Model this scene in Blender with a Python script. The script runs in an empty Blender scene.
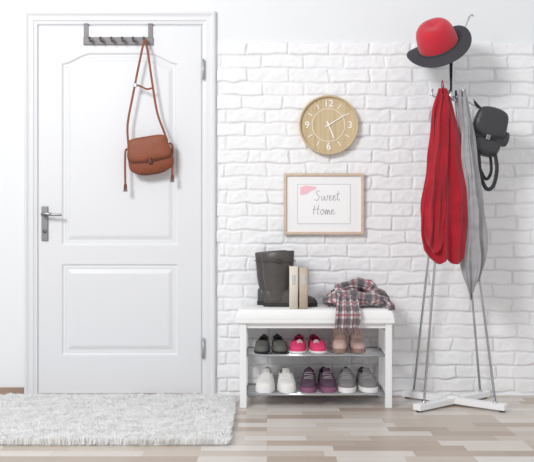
import bpy, bmesh, math, random
import numpy as np
from mathutils import Vector, Matrix, noise as mnoise
random.seed(4); rng=np.random.default_rng(4)
sc=bpy.context.scene
COL=sc.collection
pi=math.pi

# ---------------------------------------------------------------- materials
def srgb(r,g,b):
    f=lambda c:(c/255/12.92) if c/255<=0.04045 else ((c/255+0.055)/1.055)**2.4
    return (f(r),f(g),f(b),1)
def mat(name,rgb,rough=0.6,metal=0.0,bump=0.0,bscale=60,var=0.0,vscale=8,sheen=0,coat=0):
    m=bpy.data.materials.new(name); m.use_nodes=True
    nt=m.node_tree; b=nt.nodes['Principled BSDF']
    c=srgb(*rgb); b.inputs['Base Color'].default_value=c
    b.inputs['Roughness'].default_value=rough; b.inputs['Metallic'].default_value=metal
    b.inputs['Sheen Weight'].default_value=sheen; b.inputs['Coat Weight'].default_value=coat
    tc=nt.nodes.new('ShaderNodeTexCoord')
    if var>0:
        n=nt.nodes.new('ShaderNodeTexNoise'); n.inputs['Scale'].default_value=vscale; n.inputs['Detail'].default_value=4
        nt.links.new(tc.outputs['Object'],n.inputs['Vector'])
        r=nt.nodes.new('ShaderNodeValToRGB')
        r.color_ramp.elements[0].position=0.3; r.color_ramp.elements[1].position=0.7
        r.color_ramp.elements[0].color=tuple(max(0,x*(1-var)) for x in c[:3])+(1,)
        r.color_ramp.elements[1].color=tuple(min(1,x*(1+var)) for x in c[:3])+(1,)
        nt.links.new(n.outputs['Fac'],r.inputs['Fac']); nt.links.new(r.outputs['Color'],b.inputs['Base Color'])
    if bump>0:
        n=nt.nodes.new('ShaderNodeTexNoise'); n.inputs['Scale'].default_value=bscale; n.inputs['Detail'].default_value=3
        nt.links.new(tc.outputs['Object'],n.inputs['Vector'])
        bp=nt.nodes.new('ShaderNodeBump'); bp.inputs['Strength'].default_value=bump; bp.inputs['Distance'].default_value=0.01
        nt.links.new(n.outputs['Fac'],bp.inputs['Height']); nt.links.new(bp.outputs['Normal'],b.inputs['Normal'])
    return m
M_plaster=mat('plaster',(234,236,238),0.9,bump=0.05,bscale=30)
M_door=mat('door_paint',(226,227,230),0.45,bump=0.02,bscale=20)
M_white=mat('white_lacquer',(242,242,243),0.4)
M_cushion=mat('white_cushion',(243,243,243),0.85,bump=0.15,bscale=200)
M_chrome=mat('chrome',(205,207,210),0.22,metal=1.0)
M_steel=mat('brushed_steel',(150,150,152),0.35,metal=1.0)
M_gun=mat('gunmetal',(132,128,130),0.55,metal=0.15)
M_hinge=mat('hinge_satin',(186,186,188),0.4,metal=0.6)
M_knob=mat('dark_knob',(96,90,90),0.5,metal=0.2)
M_leather=mat('brown_leather',(134,70,43),0.55,bump=0.15,bscale=120,var=0.15,vscale=14)
M_leather_d=mat('dark_leather_edge',(92,48,33),0.55)
M_red=mat('red_knit',(166,20,40),0.95,bump=0.12,bscale=300,var=0.18,vscale=12,sheen=0.2)
M_gray=mat('gray_cloth',(164,164,167),0.95,bump=0.12,bscale=300,var=0.14,vscale=18)
M_black=mat('black_leather',(60,60,64),0.35,bump=0.25,bscale=70)
M_blackm=mat('black_webbing',(44,44,47),0.6)
M_hatred=mat('red_felt',(196,36,54),0.9,bump=0.15,bscale=120,sheen=0.3,var=.08)
M_hatblk=mat('charcoal_felt',(62,62,68),0.85,bump=0.2,bscale=120)
M_boot=mat('boot_rubber',(76,72,70),0.42,bump=0.12,bscale=30,var=0.15,vscale=12)
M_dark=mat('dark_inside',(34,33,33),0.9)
M_bootsole=mat('boot_sole',(50,47,46),0.7)
M_book=mat('book_cover',(226,217,204),0.7,var=.05)
M_book2=mat('book_cover_tan',(198,182,164),0.7,var=.06)
M_page=mat('book_pages',(236,230,218),0.9,bump=.2,bscale=300)
M_shgray=mat('flat_gray',(98,98,94),0.7,bump=.2,bscale=120)
M_pink=mat('pink_canvas',(222,66,114),0.8,bump=.2,bscale=200)
M_sole=mat('white_rubber',(236,236,236),0.6)
M_shwhite=mat('white_canvas',(236,234,230),0.8,bump=.2,bscale=200)
M_shpurple=mat('dark_purple_mesh',(84,62,80),0.75,bump=.3,bscale=220)
M_shpursole=mat('purple_sole',(138,88,116),0.7)
M_shgrey2=mat('grey_canvas',(128,126,126),0.8,bump=.3,bscale=220)
M_greylace=mat('grey_lace',(170,166,170),0.8)
M_beige=mat('beige_suede',(206,178,170),0.85,bump=.15,bscale=160)
M_beigesole=mat('beige_sole',(150,122,112),0.7)
M_frame=mat('light_wood_frame',(212,190,172),0.5,var=.08,vscale=30)
M_mat=mat('paper_mat',(244,244,245),0.8)
M_paper=mat('print_paper',(247,247,248),0.8)
M_line=mat('print_line',(196,196,198),0.8)
M_ink=mat('print_ink',(140,140,148),0.8)
M_pinkprint=mat('print_pink',(246,196,208),0.8)
M_clockrim=mat('bamboo_rim',(204,184,150),0.45,var=.06,vscale=20)
M_clockin=mat('clock_inner',(236,226,202),0.6)
M_clockwhite=mat('clock_white',(252,250,246),0.5)
M_rugb=mat('rug_backing',(246,245,243),1.0)
M_fringe=mat('scarf_fringe',(128,112,116),0.9)

M_rug=bpy.data.materials.new('rug_fibre'); M_rug.use_nodes=True
nt=M_rug.node_tree; b=nt.nodes['Principled BSDF']; out_=nt.nodes['Material Output']
b.inputs['Base Color'].default_value=(.96,.958,.955,1); b.inputs['Roughness'].default_value=1
tl=nt.nodes.new('ShaderNodeBsdfTranslucent'); tl.inputs['Color'].default_value=(.98,.978,.975,1)
ms=nt.nodes.new('ShaderNodeMixShader'); ms.inputs[0].default_value=.48
nt.links.new(b.outputs[0],ms.inputs[1]); nt.links.new(tl.outputs[0],ms.inputs[2]); nt.links.new(ms.outputs[0],out_.inputs['Surface'])

M_clock=bpy.data.materials.new('bamboo_face'); M_clock.use_nodes=True
nt=M_clock.node_tree; b=nt.nodes['Principled BSDF']; b.inputs['Roughness'].default_value=.5
tc=nt.nodes.new('ShaderNodeTexCoord'); mp=nt.nodes.new('ShaderNodeMapping'); mp.inputs['Scale'].default_value=(60,1,3)
n=nt.nodes.new('ShaderNodeTexNoise'); n.inputs['Scale'].default_value=1.0; n.inputs['Detail'].default_value=3
r=nt.nodes.new('ShaderNodeValToRGB'); r.color_ramp.elements[0].position=.35; r.color_ramp.elements[1].position=.65
r.color_ramp.elements[0].color=srgb(192,170,134); r.color_ramp.elements[1].color=srgb(210,190,154)
nt.links.new(tc.outputs['Object'],mp.inputs['Vector']); nt.links.new(mp.outputs[0],n.inputs['Vector'])
nt.links.new(n.outputs['Fac'],r.inputs['Fac']); nt.links.new(r.outputs['Color'],b.inputs['Base Color'])

M_brick=bpy.data.materials.new('painted_brick'); M_brick.use_nodes=True
nt=M_brick.node_tree; b=nt.nodes['Principled BSDF']; b.inputs['Roughness'].default_value=.7
at=nt.nodes.new('ShaderNodeAttribute'); at.attribute_name='pat'
sx=nt.nodes.new('ShaderNodeSeparateXYZ'); nt.links.new(at.outputs['Vector'],sx.inputs[0])
r=nt.nodes.new('ShaderNodeValToRGB'); r.color_ramp.elements[0].color=srgb(226,226,229); r.color_ramp.elements[1].color=srgb(243,243,245)
nt.links.new(sx.outputs[0],r.inputs['Fac']); nt.links.new(r.outputs['Color'],b.inputs['Base Color'])
tc=nt.nodes.new('ShaderNodeTexCoord'); n=nt.nodes.new('ShaderNodeTexNoise'); n.inputs['Scale'].default_value=90
nt.links.new(tc.outputs['Object'],n.inputs['Vector'])
bp=nt.nodes.new('ShaderNodeBump'); bp.inputs['Strength'].default_value=.3; bp.inputs['Distance'].default_value=.004
nt.links.new(n.outputs['Fac'],bp.inputs['Height']); nt.links.new(bp.outputs['Normal'],b.inputs['Normal'])

# floor : strip parquet, pale grey-beige
M_floor=bpy.data.materials.new('strip_parquet'); M_floor.use_nodes=True
nt=M_floor.node_tree; b=nt.nodes['Principled BSDF']; b.inputs['Roughness'].default_value=.36
tc=nt.nodes.new('ShaderNodeTexCoord')
br=nt.nodes.new('ShaderNodeTexBrick'); br.offset=.37; br.offset_frequency=3; br.squash=.75; br.squash_frequency=2
br.inputs['Color1'].default_value=(0,0,0,1); br.inputs['Color2'].default_value=(1,1,1,1); br.inputs['Mortar'].default_value=(.25,.25,.25,1)
br.inputs['Scale'].default_value=1; br.inputs['Brick Width'].default_value=.36; br.inputs['Row Height'].default_value=.080
br.inputs['Mortar Size'].default_value=.0009; br.inputs['Bias'].default_value=0
nt.links.new(tc.outputs['Object'],br.inputs['Vector'])
r=nt.nodes.new('ShaderNodeValToRGB'); r.color_ramp.interpolation='LINEAR'
e=r.color_ramp.elements; e[0].color=srgb(176,160,147); e[1].color=srgb(222,217,212)
for p,c in ((.25,(190,176,163)),(.5,(203,193,183)),(.75,(214,206,199))):
    k=e.new(p); k.color=srgb(*c)
nt.links.new(br.outputs['Color'],r.inputs['Fac'])
mp=nt.nodes.new('ShaderNodeMapping'); mp.inputs['Scale'].default_value=(2.5,40,1)
n=nt.nodes.new('ShaderNodeTexNoise'); n.inputs['Scale'].default_value=1.5; n.inputs['Detail'].default_value=5
nt.links.new(tc.outputs['Object'],mp.inputs['Vector']); nt.links.new(mp.outputs[0],n.inputs['Vector'])
r2=nt.nodes.new('ShaderNodeValToRGB'); r2.color_ramp.elements[0].position=.3; r2.color_ramp.elements[1].position=.7
r2.color_ramp.elements[0].color=(.91,.90,.89,1); r2.color_ramp.elements[1].color=(1,1,1,1)
nt.links.new(n.outputs['Fac'],r2.inputs['Fac'])
mx=nt.nodes.new('ShaderNodeMix'); mx.data_type='RGBA'; mx.blend_type='MULTIPLY'; mx.inputs[0].default_value=1
nt.links.new(r.outputs['Color'],mx.inputs[6]); nt.links.new(r2.outputs['Color'],mx.inputs[7])
nt.links.new(mx.outputs[2],b.inputs['Base Color'])
M_base=mat('baseboard_wood',(160,136,122),0.5,var=.1)

# plaid
M_plaid=bpy.data.materials.new('plaid_wool'); M_plaid.use_nodes=True
nt=M_plaid.node_tree; b=nt.nodes['Principled BSDF']; b.inputs['Roughness'].default_value=.95
at=nt.nodes.new('ShaderNodeAttribute'); at.attribute_name='pat'
sx=nt.nodes.new('ShaderNodeSeparateXYZ'); nt.links.new(at.outputs['Vector'],sx.inputs[0])
def mth(op,a,bv):
    k=nt.nodes.new('ShaderNodeMath'); k.operation=op
    for i,v in enumerate((a,bv)):
        if v is None: continue
        if isinstance(v,(int,float)): k.inputs[i].default_value=v
        else: nt.links.new(v,k.inputs[i])
    return k.outputs[0]
def band(o,per,lo,hi):
    f=mth('FRACT',mth('DIVIDE',o,per),None)
    return mth('MULTIPLY',mth('GREATER_THAN',f,lo),mth('LESS_THAN',f,hi))
def mixc(prev,fac,c):
    k=nt.nodes.new('ShaderNodeMix'); k.data_type='RGBA'
    nt.links.new(fac,k.inputs[0])
    if isinstance(prev,tuple): k.inputs[6].default_value=prev
    else: nt.links.new(prev,k.inputs[6])
    k.inputs[7].default_value=c
    return k.outputs[2]
U,V=sx.outputs[0],sx.outputs[1]
cur=srgb(210,202,202)
cur=mixc(cur,mth('MULTIPLY',band(U,.07,.0,.45),.6),srgb(58,52,62))
cur=mixc(cur,mth('MULTIPLY',band(V,.07,.0,.45),.6),srgb(58,52,62))
cur=mixc(cur,mth('MULTIPLY',band(U,.07,.66,.80),.65),srgb(150,48,70))
cur=mixc(cur,mth('MULTIPLY',band(V,.07,.66,.80),.65),srgb(150,48,70))
nt.links.new(cur,b.inputs['Base Color'])

# ---------------------------------------------------------------- mesh builder
def catmull(P,n=8,closed=False):
    P=[Vector(p) for p in P]; out=[]; N=len(P)
    rngn=range(N if closed else N-1)
    for i in rngn:
        if closed: p0,p1,p2,p3=P[(i-1)%N],P[i],P[(i+1)%N],P[(i+2)%N]
        else: p0,p1,p2,p3=P[max(i-1,0)],P[i],P[i+1],P[min(i+2,N-1)]
        for k in range(n):
            t=k/n
            out.append(0.5*((2*p1)+(p2-p0)*t+(2*p0-5*p1+4*p2-p3)*t*t+(3*p1-p0-3*p2+p3)*t**3))
    if not closed: out.append(P[-1].copy())
    return out
class MB:
    def __init__(s,name): s.name=name; s.v=[]; s.f=[]; s.mi=[]; s.sm=[]; s.mats=[]; s.pat=[]
    def add(s,v,f,m,M=None,smooth=True,pat=None):
        if m not in s.mats: s.mats.append(m)
        k=s.mats.index(m); o=len(s.v)
        for i,p in enumerate(v):
            p=Vector(p)
            if M is not None: p=M@p
            s.v.append(tuple(p)); s.pat.append(tuple(pat[i]) if pat is not None else (0,0,0))
        for q in f: s.f.append(tuple(o+i for i in q)); s.mi.append(k); s.sm.append(smooth)
    def box(s,x0,x1,y0,y1,z0,z1,m,bev=0.0,M=None,seg=2):
        bm=bmesh.new(); bmesh.ops.create_cube(bm,size=1)
        for v in bm.verts: v.co=Vector(((x0+x1)/2+v.co.x*(x1-x0),(y0+y1)/2+v.co.y*(y1-y0),(z0+z1)/2+v.co.z*(z1-z0)))
        if bev>0: bmesh.ops.bevel(bm,geom=bm.edges[:],offset=bev,segments=seg,affect='EDGES',profile=.5)
        bm.verts.index_update()
        s.add([v.co.copy() for v in bm.verts],[[v.index for v in f.verts] for f in bm.faces],m,M,smooth=False); bm.free()
    def tube(s,pts,r,m,seg=10,closed=False,M=None,flat=None,up=None,caps=True,mod=None,pat=False):
        pts=[Vector(p) for p in pts]; N=len(pts); V=[];F=[];PT=[]
        nrm=None; L=0
        for i,p in enumerate(pts):
            if closed: t=(pts[(i+1)%N]-pts[i-1]).normalized()
            else: t=(pts[min(i+1,N-1)]-pts[max(i-1,0)]).normalized()
            if i: L+=(p-pts[i-1]).length
            if up is not None:
                side=t.cross(Vector(up)).normalized(); n2=side.cross(t)
            else:
                if nrm is None:
                    a=Vector((0,0,1)) if abs(t.z)<.9 else Vector((1,0,0)); nrm=(a-t*a.dot(t)).normalized()
                else: nrm=(nrm-t*nrm.dot(t)).normalized()
                n2=nrm; side=t.cross(n2)
            rr=r[i] if isinstance(r,(list,tuple)) else r
            ra,rb=(rr,rr*flat) if flat else (rr,rr)
            for k in range(seg):
                a=2*pi*k/seg; q=1.0 if mod is None else mod(i/(N-1),a)
                V.append(p+side*(ra*q*math.cos(a))+n2*(rb*q*math.sin(a))); PT.append((L,a*rr,0))
        for i in range(N if closed else N-1):
            j=(i+1)%N
            for k in range(seg):
                l=(k+1)%seg; F.append((i*seg+k,i*seg+l,j*seg+l,j*seg+k))
        if caps and not closed:
            F.append(tuple(range(seg-1,-1,-1))); F.append(tuple((N-1)*seg+k for k in range(seg)))
        s.add(V,F,m,M,pat=PT)
    def lathe(s,prof,m,M=None,seg=48,fn=None):
        V=[];F=[]
        for (r,z) in prof:
            for k in range(seg):
                a=2*pi*k/seg; p=Vector((r*math.cos(a),r*math.sin(a),z))
                if fn: p=fn(p,r,a)
                V.append(p)
        for i in range(len(prof)-1):
            for k in range(seg):
                l=(k+1)%seg; F.append((i*seg+k,i*seg+l,(i+1)*seg+l,(i+1)*seg+k))
        s.add(V,F,m,M)
    def pillow(s,outline,th,m,M=None):
        N=len(outline); cx=sum(p[0] for p in outline)/N; cz=sum(p[1] for p in outline)/N
        prof=[(0.0,-1.0),(.35,-.99),(.65,-.93),(.85,-.78),(.95,-.58),(1.0,-.3),(1.0,.3),(.95,.58),(.85,.78),(.65,.93),(.35,.99),(0.0,1.0)]
        V=[];F=[]
        for sc_,y in prof:
            for (x,z) in outline: V.append((cx+(x-cx)*max(sc_,.001),y*th,cz+(z-cz)*max(sc_,.001)))
        for i in range(len(prof)-1):
            for k in range(N):
                l=(k+1)%N; F.append((i*N+k,i*N+l,(i+1)*N+l,(i+1)*N+k))
        s.add(V,F,m,M)
    def text(s,body,size,m,loc,M=None,shear=0,extrude=.0005,offset=0,align='CENTER'):
        cu=bpy.data.curves.new('t','FONT'); cu.body=body; cu.size=size; cu.extrude=extrude; cu.shear=shear; cu.offset=offset
        cu.align_x=align; cu.align_y='CENTER'
        o=bpy.data.objects.new('t',cu); COL.objects.link(o); bpy.context.view_layer.update()
        me=bpy.data.meshes.new_from_object(o.evaluated_get(bpy.context.evaluated_depsgraph_get()))
        R=Matrix.Translation(loc)@Matrix.Rotation(pi/2,4,'X')
        if M is not None: R=M@R
        s.add([v.co.copy() for v in me.vertices],[tuple(p.vertices) for p in me.polygons],m,R,smooth=False)
        bpy.data.objects.remove(o); bpy.data.meshes.remove(me); bpy.data.curves.remove(cu)
    def build(s,parent=None,fixn=True):
        me=bpy.data.meshes.new(s.name); me.from_pydata(s.v,[],s.f)
        for m in s.mats: me.materials.append(m)
        me.polygons.foreach_set('material_index',s.mi); me.polygons.foreach_set('use_smooth',s.sm)
        a=me.attributes.new('pat','FLOAT_VECTOR','POINT'); a.data.foreach_set('vector',np.array(s.pat,dtype=np.float32).ravel())
        if fixn:
            bm=bmesh.new(); bm.from_mesh(me); bmesh.ops.recalc_face_normals(bm,faces=bm.faces[:]); bm.to_mesh(me); bm.free()
        me.update()
        o=bpy.data.objects.new(s.name,me); COL.objects.link(o)
        if parent: o.parent=parent
        return o
def vnoise(X,Z,scale,seed):
    g=np.random.default_rng(seed).random((256,256))
    x=X/scale; z=Z/scale; xi=np.floor(x).astype(int); zi=np.floor(z).astype(int)
    fx=x-xi; fz=z-zi; fx=fx*fx*(3-2*fx); fz=fz*fz*(3-2*fz)
    a=g[xi%256,zi%256]; b_=g[(xi+1)%256,zi%256]; c=g[xi%256,(zi+1)%256]; d=g[(xi+1)%256,(zi+1)%256]
    return (a*(1-fx)+b_*fx)*(1-fz)+(c*(1-fx)+d*fx)*fz
def sstep(x,a,b): 
    t=np.clip((x-a)/(b-a),0,1); return t*t*(3-2*t)
def heightmesh(name,xs,zs,Y,m,pat=None,smooth=True):
    nx,nz=len(xs),len(zs); X,Z=np.meshgrid(xs,zs,indexing='ij')
    co=np.stack([X,Y,Z],-1).reshape(-1,3)
    idx=np.arange(nx*nz).reshape(nx,nz)
    F=np.stack([idx[:-1,:-1],idx[1:,:-1],idx[1:,1:],idx[:-1,1:]],-1).reshape(-1,4)
    me=bpy.data.meshes.new(name); me.from_pydata(co.tolist(),[],F.tolist())
    me.polygons.foreach_set('use_smooth',[smooth]*len(me.polygons)); me.materials.append(m)
    a=me.attributes.new('pat','FLOAT_VECTOR','POINT')
    if pat is not None:
        pv=np.zeros((nx*nz,3),np.float32); pv[:,0]=pat.reshape(-1); a.data.foreach_set('vector',pv.ravel())
    me.update(); o=bpy.data.objects.new(name,me); COL.objects.link(o); return o

# ---------------------------------------------------------------- room shell
w=MB('wall_back'); w.box(-2.6,2.8,0.0,.12,0,2.7,M_plaster)
wall=w.build()
xs=np.arange(-.277,2.6,.0046); zs=np.arange(0.0,1.916,.0044)
X,Z=np.meshgrid(xs,zs,indexing='ij')
RH=.0727; BW=.222; top=1.906
wx=X+(vnoise(X+5,Z+5,.05,1)-.5)*.016; wz=Z+(vnoise(X+9,Z+3,.06,2)-.5)*.013
row=np.floor((top-wz)/RH).astype(int)
fz=(top-wz)/RH-row
rs=np.random.default_rng(8).random(400)
off=np.where(row%2==0,0.0,.5)+(rs[row%400]-.5)*.22
bx=(wx+5)/BW+off; bi=np.floor(bx).astype(int)
jit=np.random.default_rng(9).random((64,512))
fx=bx-bi
dx=np.minimum(fx,1-fx)*BW; dz=np.minimum(fz,1-fz)*RH
ed=np.minimum(dx,dz)
jd=.35+.65*vnoise(X+11,Z+4,.12,6)
cor=sstep(ed,.0008,.009)
rj=jit[row%64,bi%512]; rk=jit[(row+7)%64,(bi+31)%512]; rl=jit[(row+17)%64,(bi+3)%512]
h=.010-(1-cor)*.0085*jd+cor*(.005*rj+(fx-.5)*(rk-.5)*.008+(fz-.5)*(rl-.5)*.009)
h+=cor*(vnoise(X+3,Z+3,.018,3)-.5)*.0035+(vnoise(X+1,Z+8,.045,4)-.5)*.003
lim=-.268+np.where(row%2==0,0,.012)+(jit[row%64,5]-.5)*.01
h=np.where((row<0),-.001,h); h=np.where(X<lim,-.002,h)
pat=np.clip(1-(1-cor)*jd,0,1)
heightmesh('wall_brick',xs,zs,-h,M_brick,pat)

f=MB('floor'); f.box(-2.6,2.8,-5.2,.12,-.08,0,M_floor); f.build()
bb=MB('baseboard_back'); bb.box(-2.6,-1.312,-.014,0,0,.042,M_base,.003); bb.build()

# ---------------------------------------------------------------- door
DX0,DX1,DT=-1.238,-.346,2.0
xs=np.arange(DX0+.003,DX1-.002,.004); zs=np.arange(.006,DT-.003,.004)
X,Z=np.meshgrid(xs,zs,indexing='ij')
px0,px1=-1.106,-.482; cx=(px0+px1)/2; hw=(px1-px0)/2
u=np.abs((X-cx)/hw)
zt=1.79+.055*(1-sstep(u,.50,1.0))
s1=np.minimum(np.minimum(X-px0,px1-X),np.minimum(Z-.812,(zt-Z)*.96))
s2=np.minimum(np.minimum(X-px0,px1-X),np.minimum(Z-.218,.706-Z))
sd=np.maximum(s1,s2)
prof=-.011*sstep(sd,0,.008)+.003*sstep(sd,.009,.015)-.002*sstep(sd,.015,.021)+.008*sstep(sd,.024,.052)
Y=-.010-prof
Y[0,:]=Y[-1,:]=-.0006; Y[:,0]=Y[:,-1]=-.0006
door=heightmesh('door_1',xs,zs,Y,M_door)
tr=MB('trim_1')
prof=[(0,0),(0,.020),(.006,.026),(.014,.027),(.022,.022),(.03,.019),(.048,.019),(.054,.014),(.066,.012),(.070,.010),(.070,0)]
prof=[(.070-a,b) for a,b in prof][::-1]
def cas(a,y):
    return [(DX0-a,-y,0),(DX0-a,-y,DT+a),(DX1+a,-y,DT+a),(DX1+a,-y,0)]
V=[];F=[]
for a,y in prof: V+=cas(a,y)
for i in range(len(prof)-1):
    for k in range(3): F.append((i*4+k,i*4+k+1,(i+1)*4+k+1,(i+1)*4+k))
tr.add(V,F,M_door,smooth=False)
tr.build()
hd=MB('door_handle')
hx=-1.197
hd.box(hx-.018,hx+.018,-.0185,-.0105,.832,1.02,M_steel,.004)
hd.tube([(hx,-.014,.975),(hx,-.06,.975)],.010,M_steel,16)
hd.tube(catmull([(hx-.004,-.056,.975),(hx+.02,-.06,.978),(hx+.06,-.06,.972),(hx+.100,-.056,.972)],6),[.009]*10+[.007]*9,M_steel,12)
hd.lathe([(0,.012),(.009,.012),(.011,.006),(.011,0)],M_steel,Matrix.Translation((hx,-.018,.885))@Matrix.Rotation(pi/2,4,'X'),20)
hd.box(hx-.0018,hx+.0018,-.0318,-.029,.877,.893,M_dark)
hd.build(door)
hg=MB('door_hinges')
for z0 in (1.705,.205):
    hg.tube([(DX1+.004,-.026,z0),(DX1+.004,-.026,z0+.10)],.0062,M_hinge,12)
    hg.tube([(DX1+.004,-.026,z0-.007),(DX1+.004,-.026,z0+.107)],.004,M_hinge,12)
    hg.box(DX1-.006,DX1+.004,-.026,-.0105,z0,z0+.10,M_hinge)
hg.build(door)

# ---------------------------------------------------------------- over-door hook rack
hr=MB('hook_rack')
ya=-.013
hr.box(-.989,-.612,ya-.008,ya,1.888,1.93,M_gun,.003)
for x in (-.975,-.628):
    hr.box(x-.012,x+.012,ya-.004,ya,1.91,2.004,M_gun,.001)
    hr.box(x-.012,x+.012,ya-.004,-.0006,1.9985,2.003,M_gun,.001)
for i in range(6):
    x=-.945+i*.0578
    hr.lathe([(0,.006),(.009,.006),(.012,.002),(.012,0)],M_gun,Matrix.Translation((x,ya-.008,1.912))@Matrix.Rotation(pi/2,4,'X'),16)
    hr.tube(catmull([(x,ya-.010,1.912),(x,ya-.03,1.905),(x,ya-.045,1.898),(x,ya-.052,1.908)],5),.0035,M_knob,10)
    hr.lathe([(0.0,.009),(.005,.007),(.0085,.001),(.0075,-.005),(0,-.008)],M_knob,Matrix.Translation((x,ya-.054,1.913)),16)
hr.build()

# ---------------------------------------------------------------- handbag
hb=MB('handbag')
Mb=Matrix.Translation((-.622,-.072,1.292))@Matrix.Rotation(math.radians(-9),4,'Y')
def rounded(pts,n=8): return [(p.x,p.z) for p in catmull([(x,0,z) for x,z in pts],n,True)]
body=rounded([(-.088,.082),(-.108,.04),(-.119,-.02),(-.113,-.07),(-.07,-.096),(0,-.102),(.07,-.096),(.113,-.07),(.119,-.02),(.108,.04),(.088,.082),(0,.088)])
hb.pillow(body,.036,M_leather,Mb)
flap=rounded([(-.092,.088),(-.110,.04),(-.117,-.005),(-.10,-.028),(-.05,-.036),(0,-.038),(.05,-.036),(.10,-.028),(.117,-.005),(.110,.04),(.092,.088),(0,.095)])
hb.pillow(flap,.020,M_leather,Mb@Matrix.Translation((0,-.026,0)))
edge=[(-.114,-.034,-.006),(-.10,-.036,-.027),(-.05,-.040,-.036),(0,-.041,-.038),(.05,-.040,-.036),(.10,-.036,-.027),(.114,-.034,-.006)]
hb.tube(catmull(edge,6),.0035,M_leather_d,8,M=Mb)
hb.tube(catmull([(-.116,-.004,-.03),(-.105,-.006,-.073),(-.06,-.006,-.098),(0,-.006,-.104),(.06,-.006,-.098),(.105,-.006,-.073),(.116,-.004,-.03)],6),.004,M_leather_d,8,M=Mb)
hb.box(-.010,.010,-.050,-.040,-.052,-.022,M_leather_d,.003,Mb)
S1=Mb@Vector((-.106,0,.05)); S2=Mb@Vector((.102,0,.06))
hk=Vector((-.652,-.066,1.905))
hb.tube(catmull([hk+Vector((.0,0,.004)),(-.672,-.066,1.82),(-.712,-.066,1.62),(-.742,-.068,1.45),S1],10),.0058,M_leather,10,flat=.3,up=(0,1,0))
hb.tube(catmull([hk+Vector((.0,-.004,.004)),(-.635,-.066,1.84),(-.612,-.066,1.68),(-.585,-.068,1.52),(-.55,-.07,1.42),S2],10),.0058,M_leather,10,flat=.3,up=(0,1,0))
hb.tube(catmull([(-.705,-.072,1.665),(-.672,-.076,1.655),(-.64,-.078,1.64),(-.612,-.074,1.645)],6),.005,M_leather,8,flat=.35,up=(0,1,0))
hb.box(-.708,-.692,-.078,-.07,1.65,1.672,M_steel,.002)
for side,(xx,zz,zb) in ((-1,(-.752,1.31,1.115)),(1,(-.503,1.335,1.165))):
    top_=Mb@Vector((side*.112,0,.045))
    hb.tube(catmull([top_,(xx,-.075,zz),(xx-.002,-.076,(zz+zb)/2),(xx,-.076,zb)],8),.0055,M_leather,8,flat=.35,up=(0,1,0))
    for k in range(5): hb.tube([(xx+(k-2)*.003,-.076,zb+.02),(xx+(k-2)*.0045,-.076,zb-.02)],.0018,M_leather_d,6)
hb.build()

# ---------------------------------------------------------------- wall clock
ck=MB('wall_clock'); R=Matrix.Translation((.330,-.024,1.453))@Matrix.Rotation(pi/2,4,'X')
ck.lathe([(0,-.002),(.150,-.002),(.156,.004),(.160,.016),(.160,.026),(.157,.031),(.152,.031),(.149,.026),(.148,.016)],M_clockrim,R,96)
ck.lathe([(.1485,.016),(.0,.0161)],M_clock,R,96)
ck.lathe([(.090,.0162),(.090,.0172),(.085,.0172),(.085,.0162)],M_clockin,R,96)
C=Vector((.330,0,1.453))
for t,a in (('12',0),('3',90),('6',180),('9',270)):
    a=math.radians(a); ck.text(t,.052,M_clockwhite,(C.x+.115*math.sin(a),-.0415,C.z+.115*math.cos(a)),extrude=.0008,offset=.0003)
for i in range(12):
    if i%3==0: continue
    a=2*pi*i/12
    Mx=Matrix.Translation((C.x,-.0415,C.z))@Matrix.Rotation(a,4,'Y')
    ck.box(-.002,.002,-.0008,.0008,.100,.128,M_clockwhite,0,Mx)
for a,l,wd,yy in ((58,.105,.0026,-.046),(158,.075,.0034,-.0445)):
    Mx=Matrix.Translation((C.x,yy,C.z))@Matrix.Rotation(math.radians(a),4,'Y')
    ck.box(-wd,wd,-.0007,.0007,-.022,l,M_clockwhite,.0003,Mx)
ck.lathe([(0,.025),(.006,.025),(.007,.015)],M_clockwhite,R,20)
ck.build()

# ---------------------------------------------------------------- picture frame
pf=MB('picture_frame'); x0,x1,z0,z1=.090,.520,.866,1.196; fw=.016
yb,yf=-.022,-.042
def mitre(x0,x1,z0,z1,prof,m):
    V=[];F=[]
    for a,y in prof: V+=[(x0+a,y,z0+a),(x1-a,y,z0+a),(x1-a,y,z1-a),(x0+a,y,z1-a)]
    for i in range(len(prof)-1):
        for k in range(4): F.append((i*4+k,i*4+(k+1)%4,(i+1)*4+(k+1)%4,(i+1)*4+k))
    pf.add(V,F,m,smooth=False)
mitre(x0,x1,z0,z1,[(0,yb),(0,yf+.002),(.002,yf),(fw-.003,yf),(fw,yf+.004),(fw,-.03)],M_frame)
pf.box(x0+.004,x1-.004,-.0315,yb,z0+.004,z1-.004,M_mat)
ix0,ix1,iz0,iz1=.165,.446,.926,1.136
pf.box(ix0,ix1,-.0325,-.0315,iz0,iz1,M_paper)
mitre(ix0-.002,ix1+.002,iz0-.002,iz1+.002,[(0,-.0315),(0,-.0332),(.0025,-.0332),(.0025,-.0315)],M_line)
def stroke(pts,ox,oz,s,r=.0011,m=None):
    pf.tube(catmull([(ox+px*s,-.0334,oz+pz*s) for px,pz in pts],5),r,m or M_ink,6)
def word(gl,ox,oz,s):
    for g,adv in gl:
        for st in g: stroke(st,ox,oz,s)
        ox+=adv*s
SW=[([[(.75,1.45),(.5,1.6),(.2,1.4),(.3,1.05),(.6,.75),(.6,.3),(.25,.0),(-.1,.2)]],1.0),
    ([[(0,.75),(.12,.1),(.35,.05),(.5,.7),(.62,.1),(.9,.1),(1.0,.8),(1.15,.7)]],1.25),
    ([[(0,.35),(.3,.5),(.35,.8),(.12,.75),(.05,.3),(.25,0),(.6,.25)]],.62),
    ([[(0,.35),(.3,.5),(.35,.8),(.12,.75),(.05,.3),(.25,0),(.6,.25)]],.65),
    ([[(.25,1.5),(.1,.4),(.25,0),(.5,.2)],[(-.15,1.0),(.5,1.08)]],.6)]
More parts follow.
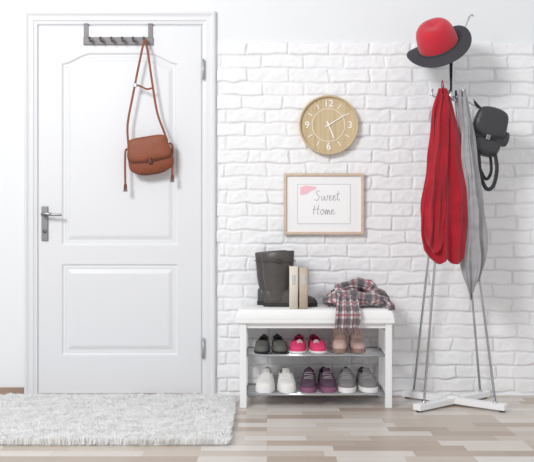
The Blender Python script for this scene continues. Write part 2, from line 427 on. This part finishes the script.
HO=[([[(.2,1.5),(.05,.7),(-.05,0)],[(.85,1.6),(.7,.8),(.65,.1),(.85,.1)],[(-.1,.8),(.4,.85),(.9,.9)]],1.1),
    ([[(.3,.8),(.05,.55),(.1,.05),(.4,.05),(.5,.5),(.3,.8),(.7,.7)]],.75),
    ([[(0,.7),(.02,0),(.2,.7),(.35,.7),(.36,0),(.55,.7),(.7,.65),(.72,.05),(.95,.2)]],1.0),
    ([[(0,.35),(.3,.5),(.35,.8),(.12,.75),(.05,.3),(.25,0),(.7,.3)]],.6)]
word(SW,.258,1.050,.033); word(HO,.250,.975,.033)
V=[(.176,-.0334,1.118),(.205,-.0334,1.130),(.262,-.0334,1.124),(.264,-.0334,1.112),(.235,-.0334,1.1),(.212,-.0334,1.084),(.18,-.0334,1.078)]
pf.add(V,[tuple(range(7))],M_pinkprint,smooth=False)
pf.build()

# ---------------------------------------------------------------- shoe bench
bn=MB('shoe_bench')
BX0,BX1=-.136,.626; BY0,BY1=-.332,-.035
lg=.034
for xa in (BX0,BX1-lg):
    for ya_ in (BY0,BY1-lg):
        bn.box(xa,xa+lg,ya_,ya_+lg,0,.424,M_white,.003)
    bn.box(xa+.006,xa+lg-.006,BY0+lg,BY1-lg,.375,.424,M_white,.002)
    bn.box(xa+.006,xa+lg-.006,BY0+lg,BY1-lg,.245,.27,M_white,.002)
    bn.box(xa+.006,xa+lg-.006,BY0+lg,BY1-lg,.05,.075,M_white,.002)
bn.box(BX0+lg,BX1-lg,BY1-.026,BY1-.008,.375,.424,M_white,.002)
bn.box(BX0+lg,BX1-lg,BY0+.012,BY0+.03,.398,.424,M_white,.002)
bn.box(BX0-.02,BX1+.012,BY0-.012,BY1+.010,.424,.446,M_white,.004)
V=[];F=[]
xa,xb,ya_,yb_=BX0-.018,BX1+.010,BY0-.010,BY1+.008
def cush(u,v):
    e=min(min(u,1-u)*(xb-xa),min(v,1-v)*(yb_-ya_)); t=max(0,min(1,e/.028)); return .446+.010+.038*math.sqrt(1-(1-t)**2)
us=[0,.006,.014,.025,.04]+[.07+.86*i/18 for i in range(19)]+[.96,.975,.986,.994,1]
vs=[0,.015,.035,.06,.1]+[.15+.7*i/8 for i in range(9)]+[.9,.94,.965,.985,1]
for u in us:
    for v in vs: V.append((xa+u*(xb-xa),ya_+v*(yb_-ya_),cush(u,v)))
nu,nv=len(us),len(vs)
for i in range(nu-1):
    for j in range(nv-1): F.append((i*nv+j,(i+1)*nv+j,(i+1)*nv+j+1,i*nv+j+1))
rim=[i*nv for i in range(nu)]+[(nu-1)*nv+j for j in range(1,nv)]+[i*nv+nv-1 for i in range(nu-2,-1,-1)]+[j for j in range(nv-2,0,-1)]
o=len(V)
for r_ in rim: V.append((V[r_][0],V[r_][1],.446))
for k in range(len(rim)):
    l=(k+1)%len(rim); F.append((rim[k],rim[l],o+l,o+k))
bn.add(V,F,M_cushion)
for zz in (.262,.066):
    for k in range(7):
        y=BY0+.017+k*(BY1-BY0-.034)/6
        bn.tube([(BX0+lg-.004,y,zz),(BX1-lg+.004,y,zz)],.0065 if k in (0,6) else .0042,M_chrome,12)
bn.build()

# ---------------------------------------------------------------- shoes
def shoe(mb,loc,L,W,up,sole,lace=None,style='sneaker',rot=0,accent=None):
    M=Matrix.Translation(loc)@Matrix.Rotation(math.radians(rot),4,'Z')
    tw=[0,.015,.05,.12,.3,.5,.7,.88,.96,1]; ww=[.10,.40,.66,.86,1.0,.88,.76,.74,.6,.34]
    if style=='sneaker': th=[0,.05,.15,.3,.45,.6,.8,.92,1]; hh=[.032,.046,.055,.066,.088,.088,.082,.09,.092]; sh=.024; t0,t1=.46,.93
    elif style=='flat': th=[0,.05,.15,.3,.45,.6,.8,.92,1]; hh=[.024,.036,.046,.058,.06,.06,.062,.068,.07]; sh=.010; t0,t1=.32,.93
    else: th=[0,.05,.15,.3,.5,.65,.8,.92,1]; hh=[.03,.045,.055,.066,.09,.11,.11,.10,.08]; sh=.02; t0,t1=2,2
    ts=list(np.linspace(0,.1,6))+list(np.linspace(.13,.9,26))+list(np.linspace(.92,1,6)); nv=25
    V=[];F=[];F2=[]
    def P(t,v,k=1.0):
        wd=np.interp(t,tw,ww)*W/2*k; h_=np.interp(t,th,hh); a=v*pi/2
        x=wd*math.copysign(abs(math.sin(a))**.75,v) if v else 0
        if t>t0: x*=1-.22*max(0,1-abs(v))
        z=sh*.8+(h_-sh*.8)*max(0,math.cos(a))**.62
        return (x,(t-.5)*L,z)
    for t in ts:
        for j in range(nv): V.append(P(t,-1+2*j/(nv-1)))
    for i in range(len(ts)-1):
        for j in range(nv-1):
            tm=(ts[i]+ts[i+1])/2; vm=-1+2*(j+.5)/(nv-1)
            if t0<tm<t1 and abs(vm)<.5: continue
            q=(i*nv+j,(i+1)*nv+j,(i+1)*nv+j+1,i*nv+j+1)
            (F2 if (tm<.12 and accent) else F).append(q)
    F.append(tuple(range(nv))); F.append(tuple((len(ts)-1)*nv+j for j in range(nv)))
    mb.add(V,F,up,M)
    if F2: mb.add(V,F2,accent,M)
    out=[]
    for t in ts: out.append((np.interp(t,tw,ww)*W/2*1.05,(t-.5)*L*1.02))
    ring=[(x,y) for x,y in out]+[(-x,y) for x,y in out[::-1]]
    N=len(ring); V=[(x*.96,y,0) for x,y in ring]+[(x,y,.004) for x,y in ring]+[(x,y,sh) for x,y in ring]+[(x*.9,y*.98,sh+.001) for x,y in ring]
    F=[]
    for a in range(3):
        for k in range(N): F.append((a*N+k,a*N+(k+1)%N,(a+1)*N+(k+1)%N,(a+1)*N+k))
    F.append(tuple(range(N-1,-1,-1))); F.append(tuple(3*N+k for k in range(N)))
    mb.add(V,F,sole,M,smooth=False)
    if style!='boot':
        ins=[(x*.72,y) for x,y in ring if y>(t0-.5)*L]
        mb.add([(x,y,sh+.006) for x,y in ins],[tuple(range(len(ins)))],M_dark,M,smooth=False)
        pr=[]
        for t in np.linspace(t0,t1,10): pr.append(P(t,-.5))
        for t in np.linspace(t1,t0,10): pr.append(P(t,.5))
        mb.tube(catmull(pr,2,True),.0035,up,8,closed=True,M=M)
    if style=='sneaker':
        tg=[P(.40,-.25),P(.40,.25),(.018,(.5-.5)*L,.104),(-.018,(.5-.5)*L,.104)]
        mb.add(tg+[(p[0],p[1]+.006,p[2]) for p in tg],[(0,1,2,3),(4,5,6,7),(0,1,5,4),(1,2,6,5),(2,3,7,6),(3,0,4,7)],up,M)
        for k,t in enumerate((.24,.30,.36,.42)):
            pts=[P(t+(.012 if v_>0 else -.012)*(1 if k%2 else -1)*abs(v_)*3,v_) for v_ in (-.30,-.16,0,.16,.30)]
            mb.tube([(p[0],p[1],p[2]+.002) for p in pts],.0019,lace or M_sole,6,M=M)
    return M
ZU,ZL=.262+.0065,.066+.0065
def pair(name,x,y,z,gap,L,W,up,sole,lace=None,style='sneaker',accent=None,r=4):
    mb=MB(name)
    shoe(mb,(x-gap/2,y,z),L,W,up,sole,lace,style,-r,accent); shoe(mb,(x+gap/2,y+.004,z),L,W,up,sole,lace,style,r,accent)
    return mb
pair('flat_shoes',.020,-.185,ZU,.084,.245,.080,M_shgray,M_dark,style='flat').build()
mbp=pair('pink_sneakers',.209,-.185,ZU,.095,.240,.088,M_pink,M_sole,style='flat',r=5)
for sx_ in (-1,1):
    for k,yy in enumerate((-.262,-.250,-.238)):
        xc=.209+sx_*.0475+sx_*(-.005)
        mbp.tube([(xc-.013,yy,ZU+.048+.004*k),(xc,yy+.002,ZU+.054+.004*k),(xc+.013,yy,ZU+.048+.004*k)],.002,M_sole,6)
mbp.build()
mb=pair('ankle_boots',.420,-.180,ZU,.090,.20,.076,M_beige,M_beigesole,style='boot',r=3)
for sx_ in (-1,1):
    bx0=.420+sx_*.045
    prof=[(.037,.03),(.037,.06),(.036,.09),(.037,.12),(.041,.144),(.038,.145),(.033,.12),(.031,.075),(0,.07)]
    mb.lathe(prof,M_beige,Matrix.Translation((bx0,-.175,ZU))@Matrix.Diagonal((1,1.25,1,1)),28)
mb.build()
pair('white_sneakers',.046,-.190,ZL,.103,.255,.096,M_shwhite,M_sole,lace=M_sole).build()
pair('dark_sneakers',.262,-.188,ZL,.092,.245,.086,M_shpurple,M_shpursole,lace=M_greylace).build()
pair('gray_sneakers',.462,-.188,ZL,.102,.250,.094,M_shgrey2,M_sole,lace=M_greylace).build()

# ---------------------------------------------------------------- tall boots on bench
ZS=.495
tb=MB('rubber_boots')
def tall(mb,cxb,y,H,rot,sc_):
    M=Matrix.Translation((cxb,y,ZS))@Matrix.Rotation(math.radians(rot),4,'Z')
    shoe(mb,M.translation,.275,.084,M_boot,M_bootsole,style='boot',rot=90+rot)
    seg=36; V=[];F=[]
    rings=[(.050,.038,.03),(.058,.038,.08),(.066,.039,.11),(.074,.041,.15),(.080,.043,.2),(.084,.044,.25),(.086,.045,H),(.083,.043,H+.002),(.079,.040,H-.01),(.06,.036,.15),(.03,.03,.12)]
    for a,b_,z in rings:
        for k in range(seg):
            t=2*pi*k/seg; wv=1+.015*math.sin(3*t+z*40)
            slope=.008*math.cos(t+.6)*(1 if z>H-.02 else 0)
            V.append((-.070+a*sc_*math.cos(t)*wv+.02*z,b_*math.sin(t)*wv,z+slope))
    n1=8
    for i in range(len(rings)-1):
        for k in range(seg): F.append((i*seg+k,i*seg+(k+1)%seg,(i+1)*seg+(k+1)%seg,(i+1)*seg+k))
    mb.add(V,F[:n1*seg],M_boot,M); mb.add(V,F[n1*seg:],M_dark,M)
    ring=[(-.070+.085*sc_*math.cos(t)+.005,.046*math.sin(t),.235) for t in np.linspace(0,2*pi,33)[:-1]]
    mb.tube(ring,.008,M_boot,8,closed=True,M=M,flat=.35,up=(0,0,1))
    mb.box(-.07,-.05,-.053,-.045,.224,.246,M_bootsole,.002,M)
tall(tb,.122,-.168,.280,0,1.0)
tall(tb,.088,-.074,.280,0,1.0)
tb.build()
bk=MB('books')
for i,(xa,h_,m_) in enumerate(((.114,.214,M_book),(.1625,.207,M_book2))):
    xb_=xa+.042; y0_,y1_=-.305,-.220
    bk.box(xa,xa+.003,y0_,y1_,ZS,ZS+h_,m_,.001); bk.box(xb_-.003,xb_,y0_,y1_,ZS,ZS+h_,m_,.001)
    bk.tube([(xa+.021,y0_,ZS+.001),(xa+.021,y0_,ZS+h_-.001)],.021,m_,20,flat=.30,up=(0,1,0))
    bk.box(xa+.003,xb_-.003,y0_,y1_-.003,ZS+.003,ZS+h_-.004,M_page)
    bk.box(xa+.012,xb_-.012,y0_-.0075,y0_-.004,ZS+.12,ZS+.17,M_line)
bk.build()

# ---------------------------------------------------------------- plaid scarf
sf=MB('plaid_scarf')
def crumple(ph,amp=.2):
    return lambda t,a: 1+amp*math.sin(3*a+ph+t*9)+.10*math.sin(7*a-ph*2+t*14)+.12*math.sin(t*26+ph)
def roll(pts,r,ph,n=9,amp=.2):
    P=catmull(pts,n); N=len(P); rr=[r*(.45+.55*math.sin(pi*min(max((i/(N-1)),.06),.94))**.5) for i in range(N)]
    sf.tube(P,rr,M_plaid,40,mod=crumple(ph,amp),flat=.85)
ZC=ZS
roll([(.325,-.11,ZC+.025),(.37,-.10,ZC+.045),(.44,-.10,ZC+.065),(.51,-.12,ZC+.060),(.57,-.13,ZC+.045),(.605,-.17,ZC+.028)],.040,.3)
roll([(.305,-.19,ZC+.026),(.35,-.22,ZC+.045),(.42,-.24,ZC+.055),(.50,-.25,ZC+.05),(.56,-.25,ZC+.042),(.605,-.24,ZC+.022)],.038,1.7)
roll([(.345,-.15,ZC+.06),(.40,-.17,ZC+.095),(.455,-.18,ZC+.116),(.51,-.18,ZC+.108),(.555,-.18,ZC+.075),(.60,-.20,ZC+.045)],.036,3.1)
roll([(.40,-.26,ZC+.05),(.37,-.20,ZC+.085),(.40,-.14,ZC+.09),(.46,-.12,ZC+.10),(.51,-.16,ZC+.105)],.028,4.4)
roll([(.50,-.27,ZC+.035),(.56,-.22,ZC+.07),(.60,-.17,ZC+.05),(.62,-.13,ZC+.02)],.028,5.2)
def strip(path,wd,ax,npl,amp,ph,fr=.035):
    P=catmull(path,8); N=len(P); nu=41; V=[];F=[];PT=[]; L=0
    for i,p in enumerate(P):
        t=(P[min(i+1,N-1)]-P[max(i-1,0)]).normalized(); side=Vector(ax); n=side.cross(t).normalized()
        if i: L+=(p-P[i-1]).length
        ws=wd*(.7+.3*min(1,i/(N*.6)))
        for k in range(nu):
            u=k/(nu-1)-.5
            q=p+side*(u*ws)+n*(amp*math.sin(u*npl*2*pi+ph+L*6))
            V.append(q); PT.append((L,u*wd*1.6+.5,0))
    for i in range(N-1):
        for k in range(nu-1): F.append((i*nu+k,i*nu+k+1,(i+1)*nu+k+1,(i+1)*nu+k))
    V2=[v+Vector((0,.004,-.001)) for v in V]
    sf.add(V,F,M_plaid,pat=PT); sf.add(V2,F,M_plaid,pat=PT)
    for k in range(0,nu,1):
        a=V[(N-1)*nu+k]; 
        sf.tube([a+Vector((0,0,.004)),a+Vector((random.uniform(-.004,.004),random.uniform(-.003,.003),-fr*.5)),a+Vector((random.uniform(-.008,.008),0,-fr*random.uniform(.8,1.1)))],.0012,M_fringe,5)
strip([(.42,-.22,ZC+.075),(.405,-.29,ZC+.055),(.402,-.343,ZC+.02),(.402,-.368,ZC-.02),(.400,-.368,ZC-.055),(.398,-.364,ZC-.092)],.125,(1,0,0),3.2,.007,.4,.034)
strip([(.56,-.20,ZC+.065),(.60,-.235,ZC+.05),(.622,-.27,ZC+.03),(.630,-.30,ZC+.014)],.07,(.5,.86,0),2.2,.005,1.4,.02)
sf.build(fixn=False)

# ---------------------------------------------------------------- coat rack
cr=MB('coat_rack'); hx,hy=.950,-.245
for ang in (math.atan2(.19,.235),-math.atan2(.19,.235)):
    Mx=Matrix.Translation((hx,hy,0))@Matrix.Rotation(ang,4,'Z')
    cr.box(-.282,.282,-.024,.024,.008 if ang>0 else .0085,.038 if ang>0 else .0385,M_white,.003,Mx)
    for s_ in (-.262,.262):
        cr.lathe([(0,0),(.014,0),(.014,.009),(0,.009)],M_dark,Mx@Matrix.Translation((s_,0,0)),16)
cr.lathe([(0,.0),(.036,.038),(.036,.045),(.0,.046)],M_white,Matrix.Translation((hx,hy,0)),28)
for sx_ in (-1,1):
    for sy_ in (-1,1):
        bx_,by_=hx+sx_*.176,hy+sy_*.142
        cr.tube([(bx_,by_,.036),(hx-.008+sx_*.02,hy+sy_*.016,1.60)],.0062,M_chrome,12)
        cr.lathe([(0,.036),(.011,.036),(.011,.046),(.0,.046)],M_chrome,Matrix.Translation((bx_,by_,.001)),16)
cx_=.942
cr.lathe([(0,1.55),(.022,1.55),(.024,1.56),(.024,1.60),(.014,1.61),(.014,1.775),(.010,1.78),(0,1.78)],M_chrome,Matrix.Translation((cx_,hy,0)),28)
for (ex,ey,ez) in ((1.030,hy-.01,1.975),(.885,hy-.02,1.845),(.950,hy+.07,1.82)):
    cr.tube(catmull([(cx_,hy,1.72),(cx_+(ex-cx_)*.35,hy+(ey-hy)*.35,1.72+(ez-1.72)*.42),(ex,ey,ez)],6),.0045,M_chrome,12)
    if ez>1.9:
        cr.tube(catmull([(ex,ey,ez),(ex+.012,ey,ez+.012),(ex+.022,ey,ez+.004)],6),.0042,M_chrome,12)
for (ex,ey,ez) in ((.872,-.345,1.60),(.975,-.345,1.585),(1.055,-.255,1.535),(.86,-.17,1.60)):
    cr.tube(catmull([(cx_,hy,1.575),((cx_+ex)/2,(hy+ey)/2,1.565),(ex,ey,ez-.01),(ex,ey,ez+.015)],6),.005,M_chrome,12)
    cr.lathe([(0,.008),(.005,.006),(.007,0),(.005,-.006),(0,-.008)],M_chrome,Matrix.Translation((ex,ey,ez+.018)),16)
cr.build()

# ---------------------------------------------------------------- fedora hat
ht=MB('fedora_hat')
Mh=Matrix.Translation((.874,-.262,1.824))@Matrix.Rotation(math.radians(-30),4,'Y')@Matrix.Rotation(math.radians(35),4,'X')
def cfn(p,r,a):
    if p.z>.03:
        k=(p.z-.03)/.08
        p.x*=1-.06*k
        dent=math.exp(-(p.x/.034)**2)*max(0,1-abs(p.y+.005)/.085)
        p.z-=.022*dent*min(1,k*1.2)
    return p
ht.lathe([(.101,0),(.101,.03),(.100,.06),(.097,.085),(.090,.108),(.076,.125),(.05,.134),(.02,.135),(0,.135)],M_hatred,Mh,64,cfn)
def bfn(p,r,a):
    k=max(0,(r-.10)/.06); p.z+=k*(.020*math.cos(2*a)-.008+.007*math.sin(3*a)); return p
ht.lathe([(.103,.0),(.104,.008),(.112,.003),(.135,.001),(.163,.003),(.166,.001),(.163,-.002),(.135,-.003),(.112,-.003),(.098,-.003),(.095,.03),(.080,.065),(.03,.075),(0,.075)],M_hatblk,Mh,96,bfn)
ht.lathe([(.1032,.003),(.1042,.005),(.1032,.012),(.1015,.013)],M_hatblk,Mh,64)
ht.build()

# ---------------------------------------------------------------- hanging garments
def garment(mb,rows,m,folds,amp,seed,hem,hemw=.006):
    rows=sorted(rows,key=lambda r:-r[0]); zz=[-r[0] for r in rows]
    nvv=120; nu=110; V=[];F=[]
    for i in range(nvv+1):
        t=i/nvv; z=rows[0][0]+(rows[-1][0]-rows[0][0])*t
        xl,xr,yc,th=[sum(np.interp(-(z+d),zz,[r[k] for r in rows]) for d in (-.03,-.015,0,.015,.03))/5 for k in (1,2,3,4)]
        for k in range(2*nu):
            fr=k<nu; u=(k/nu) if fr else (2-k/nu)
            s_=2*u-1
            ph=s_*folds*pi+seed+.8*math.sin(t*2.5+seed)+3.0*mnoise.noise(Vector((s_*1.1,t*1.5,seed)))
            ph2=s_*folds*2.6+seed*2-t*3+2.5*mnoise.noise(Vector((s_*2,t*2.4,seed+9)))
            am=amp*(.4+.6*t)*(1-.6*abs(s_)**3)*(1+.9*mnoise.noise(Vector((s_*1.7,t*2.2,seed+4))))
            c1=1-2*abs(math.sin(ph/2))**.7
            wv=-am*c1+am*.4*math.sin(ph2)+.012*mnoise.noise(Vector((s_*2.4,t*4.5,seed+6)))
            y=yc+(-th if fr else th)*math.sqrt(max(0,1-s_*s_*.96))+wv*(1 if fr else .4)
            x=xl+(xr-xl)*u+.014*mnoise.noise(Vector((0,t*5,seed+(1 if s_>0 else 5))))*min(1,t*5)
            dz=np.interp(u,[p[0] for p in hem],[p[1] for p in hem])*t**3
            V.append((x,y,z+dz+hemw*math.sin(ph)*t**2))
    W_=2*nu
    for i in range(nvv):
        for k in range(W_): F.append((i*W_+k,i*W_+(k+1)%W_,(i+1)*W_+(k+1)%W_,(i+1)*W_+k))
    F.append(tuple(range(W_)))
    base=nvv*W_
    F.append((base,base+1,base+W_-1))
    for k in range(1,nu-1): F.append((base+k,base+k+1,base+W_-k-1,base+W_-k))
    F.append((base+nu-1,base+nu,base+nu+1))
    mb.add(V,F,m)
red=MB('red_coat')
garment(red,[(1.595,.856,.892,-.352,.010),(1.55,.838,.912,-.358,.020),(1.49,.822,.928,-.365,.028),(1.29,.794,.958,-.382,.032),(1.09,.768,.978,-.400,.034),(.93,.750,.980,-.412,.036),(.82,.748,.975,-.418,.036),(.725,.752,.962,-.420,.034)],
   M_red,2.6,.021,1.3,[(0,.14),(.08,.06),(.2,.03),(.4,.005),(.6,.02),(.85,-.005),(1,.04)])
garment(red,[(1.56,.858,.892,-.385,.006),(1.49,.836,.900,-.400,.012),(1.29,.806,.884,-.424,.016),(1.09,.776,.872,-.444,.018),(.93,.757,.868,-.458,.018),(.78,.764,.858,-.462,.016)],
   M_red,1.6,.013,3.9,[(0,.10),(.2,.04),(.5,.0),(.8,.02),(1,.06)],.003)
red.tube(catmull([(.873,-.352,1.585),(.868,-.356,1.61),(.873,-.348,1.635),(.88,-.342,1.61),(.876,-.348,1.585)],5),.003,M_red,8)
red.build()
gr=MB('gray_cardigan')
garment(gr,[(1.590,.960,.988,-.342,.008),(1.556,.948,1.000,-.342,.012),(1.384,.955,1.030,-.350,.014),(1.137,.962,1.066,-.356,.015),(.891,.950,1.092,-.360,.016),(.743,.942,1.100,-.364,.016),(.67,.950,1.090,-.366,.016),(.60,.975,1.06,-.368,.014)],
   M_gray,2.2,.012,4.2,[(0,.09),(.25,.03),(.45,.0),(.6,.01),(.8,.03),(1,.07)],.004)
garment(gr,[(1.55,.955,.984,-.372,.005),(1.384,.960,1.004,-.382,.010),(1.137,.970,1.026,-.388,.012),(.891,.958,1.050,-.390,.013),(.743,.948,1.058,-.392,.013),(.64,.960,1.048,-.392,.012),(.545,.992,1.014,-.392,.008)],
   M_gray,1.5,.009,2.2,[(0,.05),(.4,.0),(.6,.0),(1,.05)],.002)
gr.build()

# ---------------------------------------------------------------- black backpack
bp_=MB('backpack')
Mk=Matrix.Translation((1.116,-.258,1.380))@Matrix.Rotation(math.radians(16),4,'Y')@Matrix.Diagonal((1.06,1.0,1.08,1))
out=rounded([(-.062,.10),(-.078,.03),(-.08,-.05),(-.062,-.095),(0,-.105),(.062,-.095),(.08,-.05),(.078,.03),(.062,.10),(0,.118)])
bp_.pillow(out,.045,M_black,Mk)
fl=rounded([(-.064,.108),(-.080,.05),(-.076,0),(-.04,-.018),(0,-.024),(.04,-.018),(.076,0),(.080,.05),(.064,.108),(0,.124)])
bp_.pillow(fl,.028,M_black,Mk@Matrix.Translation((0,-.030,0)))
pk=rounded([(-.05,-.03),(-.055,-.06),(-.045,-.088),(0,-.094),(.045,-.088),(.055,-.06),(.05,-.03),(0,-.026)])
bp_.pillow(pk,.020,M_black,Mk@Matrix.Translation((0,-.040,0)))
sp=rounded([(-.02,.03),(-.026,0),(-.02,-.03),(0,-.035),(.02,-.03),(.026,0),(.02,.03),(0,.036)])
bp_.pillow(sp,.032,M_black,Mk@Matrix.Translation((.084,0,-.002)))
bp_.tube(catmull([(-.06,-.052,-.004),(-.03,-.06,-.017),(0,-.061,-.022),(.03,-.06,-.017),(.06,-.052,-.004)],6),.003,M_blackm,8,M=Mk)
bp_.box(-.010,.010,-.066,-.056,-.036,-.010,M_steel,.002,Mk)
bp_.tube(catmull([Mk@Vector((-.03,0,.108)),(1.068,-.258,1.52),(1.055,-.255,1.556),(1.062,-.256,1.54),(1.10,-.258,1.505),Mk@Vector((.02,0,.112))],8),.005,M_blackm,8)
bp_.tube(catmull([Mk@Vector((-.06,-.02,-.02)),(1.065,-.30,1.27),(1.075,-.30,1.17),(1.105,-.30,1.100),(1.14,-.30,1.115),(1.158,-.30,1.20),Mk@Vector((.055,-.02,-.07))],8),.010,M_blackm,10,flat=.35,up=(0,1,0))
bp_.tube(catmull([Mk@Vector((-.05,.01,-.07)),(1.085,-.26,1.20),(1.115,-.26,1.15),(1.14,-.26,1.19),Mk@Vector((.045,.01,-.08))],8),.008,M_blackm,10,flat=.35,up=(0,1,0))
bp_.build()

# ---------------------------------------------------------------- shag rug
RX0,RX1,RY0,RY1=-1.66,-.148,-1.06,-.13
def rr_inside(x,y,r=.05):
    qx=np.abs(x-(RX0+RX1)/2)-((RX1-RX0)/2-r); qy=np.abs(y-(RY0+RY1)/2)-((RY1-RY0)/2-r)
    return np.hypot(np.maximum(qx,0),np.maximum(qy,0))<r
N=95000
x=rng.uniform(RX0+.01,RX1-.01,N*11//10); y=rng.uniform(RY0+.01,RY1-.01,N*11//10)
k=rr_inside(x,y); x=x[k][:N]; y=y[k][:N]; N=len(x)
ang=rng.uniform(0,2*pi,N); wd=rng.uniform(.0020,.0038,N)
lump=vnoise(x+7,y+9,.045,12)
hgt=rng.uniform(.020,.030,N)+.016*lump; lean=rng.uniform(.006,.026,N)
cl=vnoise(x+7,y+9,.04,11)*4*pi; ang=np.where(rng.random(N)<.6,cl+rng.normal(0,.6,N),ang)
dx_,dy_=np.cos(ang),np.sin(ang); pa=rng.uniform(0,pi,N); sxx,syy=np.cos(pa)*wd,np.sin(pa)*wd
z0=np.full(N,.008)
v=np.empty((N,5,3))
v[:,0]=np.stack([x-sxx,y-syy,z0],-1); v[:,1]=np.stack([x+sxx,y+syy,z0],-1)
mx_,my_,mz=x+dx_*lean*.35,y+dy_*lean*.35,hgt*.72+.004
v[:,2]=np.stack([mx_+sxx,my_+syy,mz],-1); v[:,3]=np.stack([mx_-sxx,my_-syy,mz],-1)
v[:,4]=np.stack([x+dx_*lean,y+dy_*lean,hgt],-1)
b0=(np.arange(N)*5)[:,None]
fq=(b0+np.array([[0,1,2,3]])).tolist(); ft=(b0+np.array([[3,2,4]])).tolist()
me=bpy.data.meshes.new('shag_rug')
V=v.reshape(-1,3).tolist(); o=len(V)
gx=np.linspace(RX0+.02,RX1-.02,150); gy=np.linspace(RY0+.02,RY1-.02,100)
GX,GY=np.meshgrid(gx,gy,indexing='ij')
edge_=np.minimum(np.minimum(GX-gx[0],gx[-1]-GX),np.minimum(GY-gy[0],gy[-1]-GY))
GZ=.001+(.010+.012*vnoise(GX+7,GY+9,.045,12))*sstep(edge_,0,.02)
V+=np.stack([GX,GY,GZ],-1).reshape(-1,3).tolist()
idx=np.arange(150*100).reshape(150,100)+o
fb=np.stack([idx[:-1,:-1],idx[1:,:-1],idx[1:,1:],idx[:-1,1:]],-1).reshape(-1,4).tolist()
me.from_pydata(V,[],fq+ft+fb)
me.materials.append(M_rug); me.materials.append(M_rugb)
mi=np.zeros(len(me.polygons),dtype=np.int32); mi[2*N:]=1; me.polygons.foreach_set('material_index',mi)
me.update()
COL.objects.link(bpy.data.objects.new('shag_rug',me))

# ---------------------------------------------------------------- light, world, camera
W=bpy.data.worlds.new('World'); sc.world=W; W.use_nodes=True
bg=W.node_tree.nodes['Background']; bg.inputs[0].default_value=(.97,.985,1,1); bg.inputs[1].default_value=.70
def area(name,loc,tgt,size,power,col=(1,1,1)):
    l=bpy.data.lights.new(name,'AREA'); l.shape='SQUARE'; l.size=size; l.energy=power; l.color=col
    o=bpy.data.objects.new(name,l); COL.objects.link(o); o.location=loc
    o.rotation_euler=(Vector(tgt)-Vector(loc)).to_track_quat('-Z','Y').to_euler()
area('window_light',(-2.1,-3.8,3.0),(.6,0,.8),1.0,114)
cam=bpy.data.cameras.new('camera'); co=bpy.data.objects.new('camera',cam); COL.objects.link(co)
co.location=(0,-4.4,.886); co.rotation_euler=(pi/2,0,0); cam.lens=54.87; cam.sensor_width=36
sc.camera=co
sc.view_settings.view_transform='Standard'
